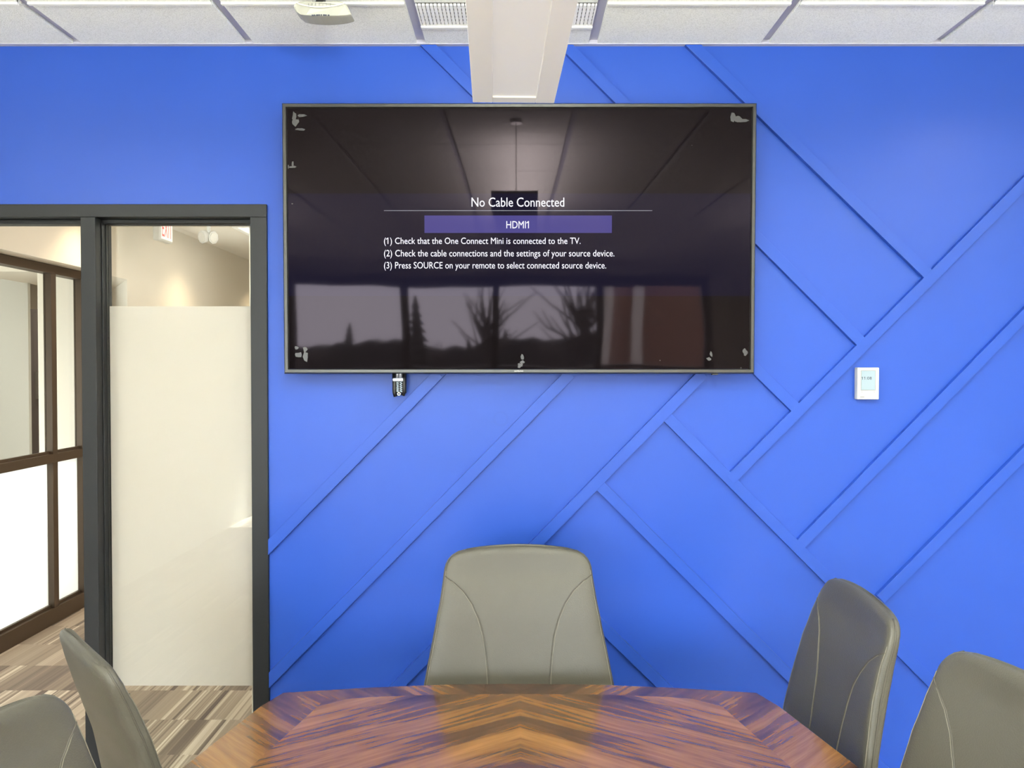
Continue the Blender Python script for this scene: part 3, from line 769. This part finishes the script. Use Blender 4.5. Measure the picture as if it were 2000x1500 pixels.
lo2 = [bm.verts.new((x*0.965, cy_+(y-cy_)*0.975, TZ-0.042)) for x, y in out]
for A, B in ((vo_, lo1), (lo1, lo2)):
    for i in range(n):
        f = bm.faces.new((A[i], A[(i+1) % n], B[(i+1) % n], B[i])); f.material_index = 2
f = bm.faces.new(lo2); f.material_index = 2
obj('tabletop', bm, [M['veneer'], M['veneer_band'], M['wood_edge']], tb)
for y_ in (0.55, 1.5):
    bm = new_bm(); box(bm, -0.30, 0.30, y_-0.05, y_+0.05, 0.06, TZ-0.042); box(bm, -0.36, 0.36, y_-0.11, y_+0.11, 0.0, 0.06)
    obj('pedestal', bm, M['dark_wood'], tb, bevel=0.008)
bm = new_bm(); box(bm, -0.03, 0.03, 0.60, 1.45, 0.30, 0.42); obj('stretcher', bm, M['dark_wood'], tb, bevel=0.004)

# ------------------------------------------------------------------ leather chairs
def interp(tab, z):
    for (a, va), (b, vb) in zip(tab, tab[1:]):
        if z <= b:
            t_ = (z-a)/(b-a); t_ = max(0, t_)
            return va+(vb-va)*t_
    return tab[-1][1]
def smooth(tab, n=40):
    # Catmull-Rom resample
    out_ = []
    for i in range(len(tab)-1):
        p0 = tab[max(i-1, 0)]; p1 = tab[i]; p2 = tab[i+1]; p3 = tab[min(i+2, len(tab)-1)]
        for j in range(8):
            t_ = j/8
            v_ = 0.5*(2*p1[1]+(p2[1]-p0[1])*t_+(2*p0[1]-5*p1[1]+4*p2[1]-p3[1])*t_**2+(3*p1[1]-p0[1]-3*p2[1]+p3[1])*t_**3)
            out_.append((p1[0]+(p2[0]-p1[0])*t_, v_))
    out_.append(tab[-1]); return out_
T_F = smooth([(0.42, 0.192), (0.60, 0.210), (0.75, 0.233), (0.88, 0.256), (0.96, 0.279), (1.02, 0.302), (1.055, 0.317), (1.085, 0.331)])
T_B = smooth([(0.42, 0.261), (0.60, 0.276), (0.75, 0.296), (0.88, 0.328), (0.96, 0.347), (1.02, 0.358), (1.055, 0.364), (1.085, 0.366)])
T_W = smooth([(0.42, 0.262), (0.60, 0.277), (0.75, 0.256), (0.88, 0.233), (0.96, 0.220), (1.02, 0.213), (1.085, 0.207)])
NE = 5.0
def zs(tab): return [(0.42+(z-0.42)*0.95*0.992, v) for z, v in tab]
T_F, T_B, T_W = zs(T_F), zs(T_B), zs(T_W)
ZK = 0.95*0.992
ZT = 0.42+(1.066-0.42)*ZK
FS = 0.38                                  # the edge seam sits this far back through the thickness
def concave(x, w): return 0.020*(1-min(1, abs(x)/w)**2)
def front_y(x, z):
    w = interp(T_W, z); yf = interp(T_F, z); yb = interp(T_B, z); k_ = min(abs(x)/w, 0.999)
    return yf+(yb-yf)*FS - (yb-yf)*FS*(1-k_**NE)**(1/NE) + concave(x, w)*(1-k_**NE)**(0.5/NE)
def chair_back(bm):
    RC = 0.052; NP = 72; rings = []
    zs_ = [0.42+(ZT-RC-0.42)*i/34 for i in range(35)] + [ZT-RC+RC*math.sin(PI/2*i/9) for i in range(1, 10)]
    for z in zs_:
        w = interp(T_W, z); yf = interp(T_F, z); yb = interp(T_B, z)
        e = max(0.0, (z-(ZT-RC))/RC); w -= RC*(1-math.sqrt(max(0, 1-e*e)))       # rounded top corners
        q = max(0.0, (z-(ZT-0.016))/0.016); sh = 1-math.sqrt(max(0, 1-q*q))          # rounded crown
        yf += (yb-yf)*0.33*sh; yb -= (yb-yf)*0.40*sh
        ym_ = yf+(yb-yf)*FS; r_ = []
        for i in range(NP):
            a_ = 2*PI*i/NP; ca, sa = math.cos(a_), math.sin(a_)
            if sa < 0:                      # front panel: flat with a tight corner, slightly scooped
                x = w*math.copysign(abs(ca)**(2/NE), ca); yy = ym_-(ym_-yf)*abs(sa)**(2/NE) + concave(x, w)*(1-0.6*e)*abs(sa)**(1/NE)
            else:                           # back panel: full and rounded
                nb = 2.7
                x = w*math.copysign(abs(ca)**(2/nb), ca); yy = ym_+(yb-ym_)*abs(sa)**(2/nb)
            r_.append((x, yy, z + 0.012*e*(1-(x/w)**2)))
        rings.append(r_)
    base = rings[-1]; cyy = sum(p[1] for p in base)/NP
    for sc, dz in ((0.7, 0.002), (0.35, 0.003)):
        rings.append([(p[0]*(1-(1-sc)*0.06), cyy+(p[1]-cyy)*sc, p[2]+dz) for p in base])
    loft(bm, rings)
def seam_pt(s, z):
    w = interp(T_W, z); yf = interp(T_F, z); yb = interp(T_B, z)
    e = max(0.0, (z-(ZT-0.052))/0.052); w -= 0.052*(1-math.sqrt(max(0, 1-e*e)))
    return (s*(w+0.0002), yf+(yb-yf)*FS, z)
def make_chair(name, label):
    t_ = thing(name, label, 'chair', group=None)
    bm = new_bm(); chair_back(bm); bk = obj('backrest', bm, M['leather'], t_)
    for s in (-1, 1):
        pts = [(0.212, 0.995), (0.185, 0.978), (0.157, 0.952), (0.132, 0.915), (0.113, 0.872), (0.099, 0.82), (0.091, 0.76), (0.086, 0.70), (0.084, 0.62), (0.083, 0.45)]
        pts = [(x*1.0, 0.42+(z-0.42)*ZK) for x, z in pts]; fine = []
        for i in range(len(pts)-1):
            for j in range(5):
                q_ = j/5; fine.append((pts[i][0]+(pts[i+1][0]-pts[i][0])*q_, pts[i][1]+(pts[i+1][1]-pts[i][1])*q_))
        bm = new_bm()
        for off, r_ in ((0.0, 0.0016), ):
            tube(bm, [(s*(x+off), front_y(x, z)-0.0003, z) for x, z in fine], r_, 6)
        obj('curved_seam', bm, M['thread'], bk)
        bm = new_bm()
        for off in (0.0045,):
            tube(bm, [(s*(x+off), front_y(x+off, z)-0.0002, z) for x, z in fine if x+off < 0.20], 0.0009, 6)
        obj('stitch_line', bm, M['thread_light'], bk)
        bm = new_bm(); tube(bm, [seam_pt(s, 0.44+0.0115*i) for i in range(52)], 0.0022, 6); obj('edge_seam', bm, M['thread'], bk)
        def cor(z, kk): w = interp(T_W, z); x_ = w*kk; return (s*x_, front_y(x_, z)-0.0003, z)
        bm = new_bm(); tube(bm, [cor(0.44+0.0114*i, 0.982) for i in range(48)], 0.0009, 6); obj('edge_stitching', bm, M['thread_light'], bk)
    bm = new_bm(); rings = []
    for (z, k_) in ((0.37, 0.90), (0.38, 0.97), (0.41, 1.0), (0.44, 1.0), (0.465, 0.96), (0.475, 0.86)):
        r_ = []
        for i in range(40):
            a_ = 2*PI*i/40; ca, sa = math.cos(a_), math.sin(a_)
            r_.append((0.255*k_*math.copysign(abs(ca)**0.5, ca), -0.02+0.245*k_*math.copysign(abs(sa)**0.5, sa), z))
        rings.append(r_)
    loft(bm, rings); obj('seat', bm, M['leather'], t_)
    bm = new_bm(); tube(bm, [(0, 0, 0.10), (0, 0, 0.37)], 0.028, 14); box(bm, -0.09, 0.09, -0.09, 0.12, 0.335, 0.372); obj('column', bm, M['steel'], t_)
    for i in range(5):
        a_ = 2*PI*i/5+0.3; d_ = Vector((math.cos(a_), math.sin(a_), 0))
        bm = new_bm(); tube(bm, [d_*0.02+Vector((0, 0, 0.115)), d_*0.13+Vector((0, 0, 0.10)), d_*0.235+Vector((0, 0, 0.075))], [0.026, 0.020, 0.014], 8)
        lg = obj('base_leg', bm, M['steel'], t_)
        bm = new_bm(); e_ = Vector((-d_.y, d_.x, 0)); c = d_*0.235+Vector((0, 0, 0.028))
        tube(bm, [c-e_*0.022, c-e_*0.006], 0.027, 14); tube(bm, [c+e_*0.006, c+e_*0.022], 0.027, 14); tube(bm, [c-e_*0.008, c+e_*0.008], 0.010, 8); tube(bm, [c, c+Vector((0, 0, 0.05))], 0.007, 8)
        obj('caster', bm, M['black'], lg)
    return t_
ch = make_chair('leather_chair', 'taupe leather high-back chair at the head of the table facing the camera')
def pose(root, dz, tilt):                  # seat height and recline of one chair
    for c in root.children:
        if c.name.startswith('seat'): c.location.z = dz
        if c.name.startswith('backrest'):
            piv = Vector((0, 0, 0.45)); Rm = Matrix.Rotation(-tilt, 3, 'X')
            c.rotation_euler = (-tilt, 0, 0); c.location = piv - Rm @ piv + Vector((0, 0, dz))
RIGHT = -PI/2
ch.location = (0.0187, 1.9237, 0); ch.rotation_euler = (0, 0, 0.030)
c2 = dup(ch, (0.5465, 1.9561, 0), -1.6029, 'taupe leather chair fully seen beside the right edge of the table, nearest the wall')
c3 = dup(ch, (0.5767, 1.2767, 0), -1.4366, 'taupe leather chair cut off by the right edge of the photo')
c4 = dup(ch, (-0.783, 2.119, 0), 2.324, 'taupe leather chair turned away at the left, in front of the frosted pane')
c5 = dup(ch, (-0.5483, 1.1531, 0), 1.4133, 'taupe leather chair in the lower left corner of the photo')
for c_, dz, tl in ((ch, 0.0227, -0.0025), (c2, -0.021, -0.0038), (c3, 0.002, -0.0227), (c4, -0.096, 0.058), (c5, -0.0285, -0.0067)): pose(c_, dz, tl)

# ------------------------------------------------------------------ outside the back window
bm = new_bm(); box(bm, -60, 60, -90, YB-0.2, -0.6, -0.35)
struct('ground', bm, M['outdoor_ground'])
random.seed(11)
M['bare_tree'] = mat('bare_branches', (0.09, 0.08, 0.075), 0.9)
proto = {}
def tree(kind, loc, h):
    if kind not in proto:
        bm = new_bm()
        if kind == 'conifer':
            for i in range(9):
                z_ = 0.12+i*0.1; r_ = 0.22*(1-i/9.5)+0.02
                lathe(bm, [(r_, z_), (r_*0.55, z_+0.07), (r_*0.2, z_+0.14)], seg=10)
        else:
            for i in range(60):
                a_ = random.uniform(0, 2*PI); e_ = random.uniform(0.5, 1.3); z_ = random.uniform(0.2, 0.5); l_ = random.uniform(0.25, 0.5)
                p0 = Vector((0, 0, z_)); d_ = Vector((math.cos(a_)*math.cos(e_), math.sin(a_)*math.cos(e_), math.sin(e_)))
                p1 = p0+d_*l_*0.6; p2 = p1+(d_+Vector((random.uniform(-.4, .4), random.uniform(-.4, .4), 0.2)))*l_*0.4
                tube(bm, [p0, p1, p2], [0.010, 0.007, 0.003], 4)
        t_ = thing(kind+'_tree', 'dark conifer outside, reflected in the television' if kind == 'conifer' else 'bare leafless tree outside, reflected in the television', 'tree', loc, 0, 'conifers beyond the window' if kind == 'conifer' else 'bare trees beyond the window')
        obj('foliage' if kind == 'conifer' else 'branches', bm, M['bark_leaf'] if kind == 'conifer' else M['bare_tree'], t_)
        bm = new_bm(); tube(bm, [(0, 0, 0), (0, 0, 0.6)], [0.03, 0.012], 8); obj('trunk', bm, M['bare_tree'], t_)
        proto[kind] = t_
    else:
        t_ = dup(proto[kind], loc, random.uniform(0, 6), proto[kind]['label'])
    t_.scale = (h, h, h)
for i in range(16):
    tree('conifer' if i % 3 else 'bare', (-17+i*2.1+random.uniform(-.3, .3), -36+random.uniform(-2, 2), -0.36), random.uniform(2.2, 3.3))
tree('conifer', (-4.6, -30, -0.36), 4.2); tree('bare', (-1.2, -29, -0.36), 5.6); tree('bare', (2.6, -26, -0.36), 6.0)
M['hedge'] = mat('distant_trees', (0.030, 0.030, 0.030), 0.95)
random.seed(5)
bm = new_bm(); pts = [(-45+i*0.6, 0) for i in range(151)]; top = []
hh = 2.6
for i in range(151):
    hh += random.uniform(-0.25, 0.25); hh = min(max(hh, 1.9), 3.3); top.append(hh)
outl = [(-45+i*0.6, top[i]) for i in range(151)] + [(45, 0), (-45, 0)]
prism(bm, outl, -41.5, -39.0)
hg = obj('hedge', bm, M['hedge']); hg.location.z = -0.36
tag(hg, 'dark line of far bushes outside, reflected low in the television', 'hedge')
bd = thing('brick_building', 'brown brick building outside, reflected at the right of the television', 'building', (5.2, -13.5, -0.36))
bm = new_bm(); box(bm, -2.6, 4, -6, 0, 0, 6); obj('wall', bm, M['brick'], bd)
for x_ in (-3.0, -2.2):
    bm = new_bm(); box(bm, x_-0.13, x_+0.13, 0.05, 0.3, 0, 4.2); obj('column', bm, M['white_wall'], bd)
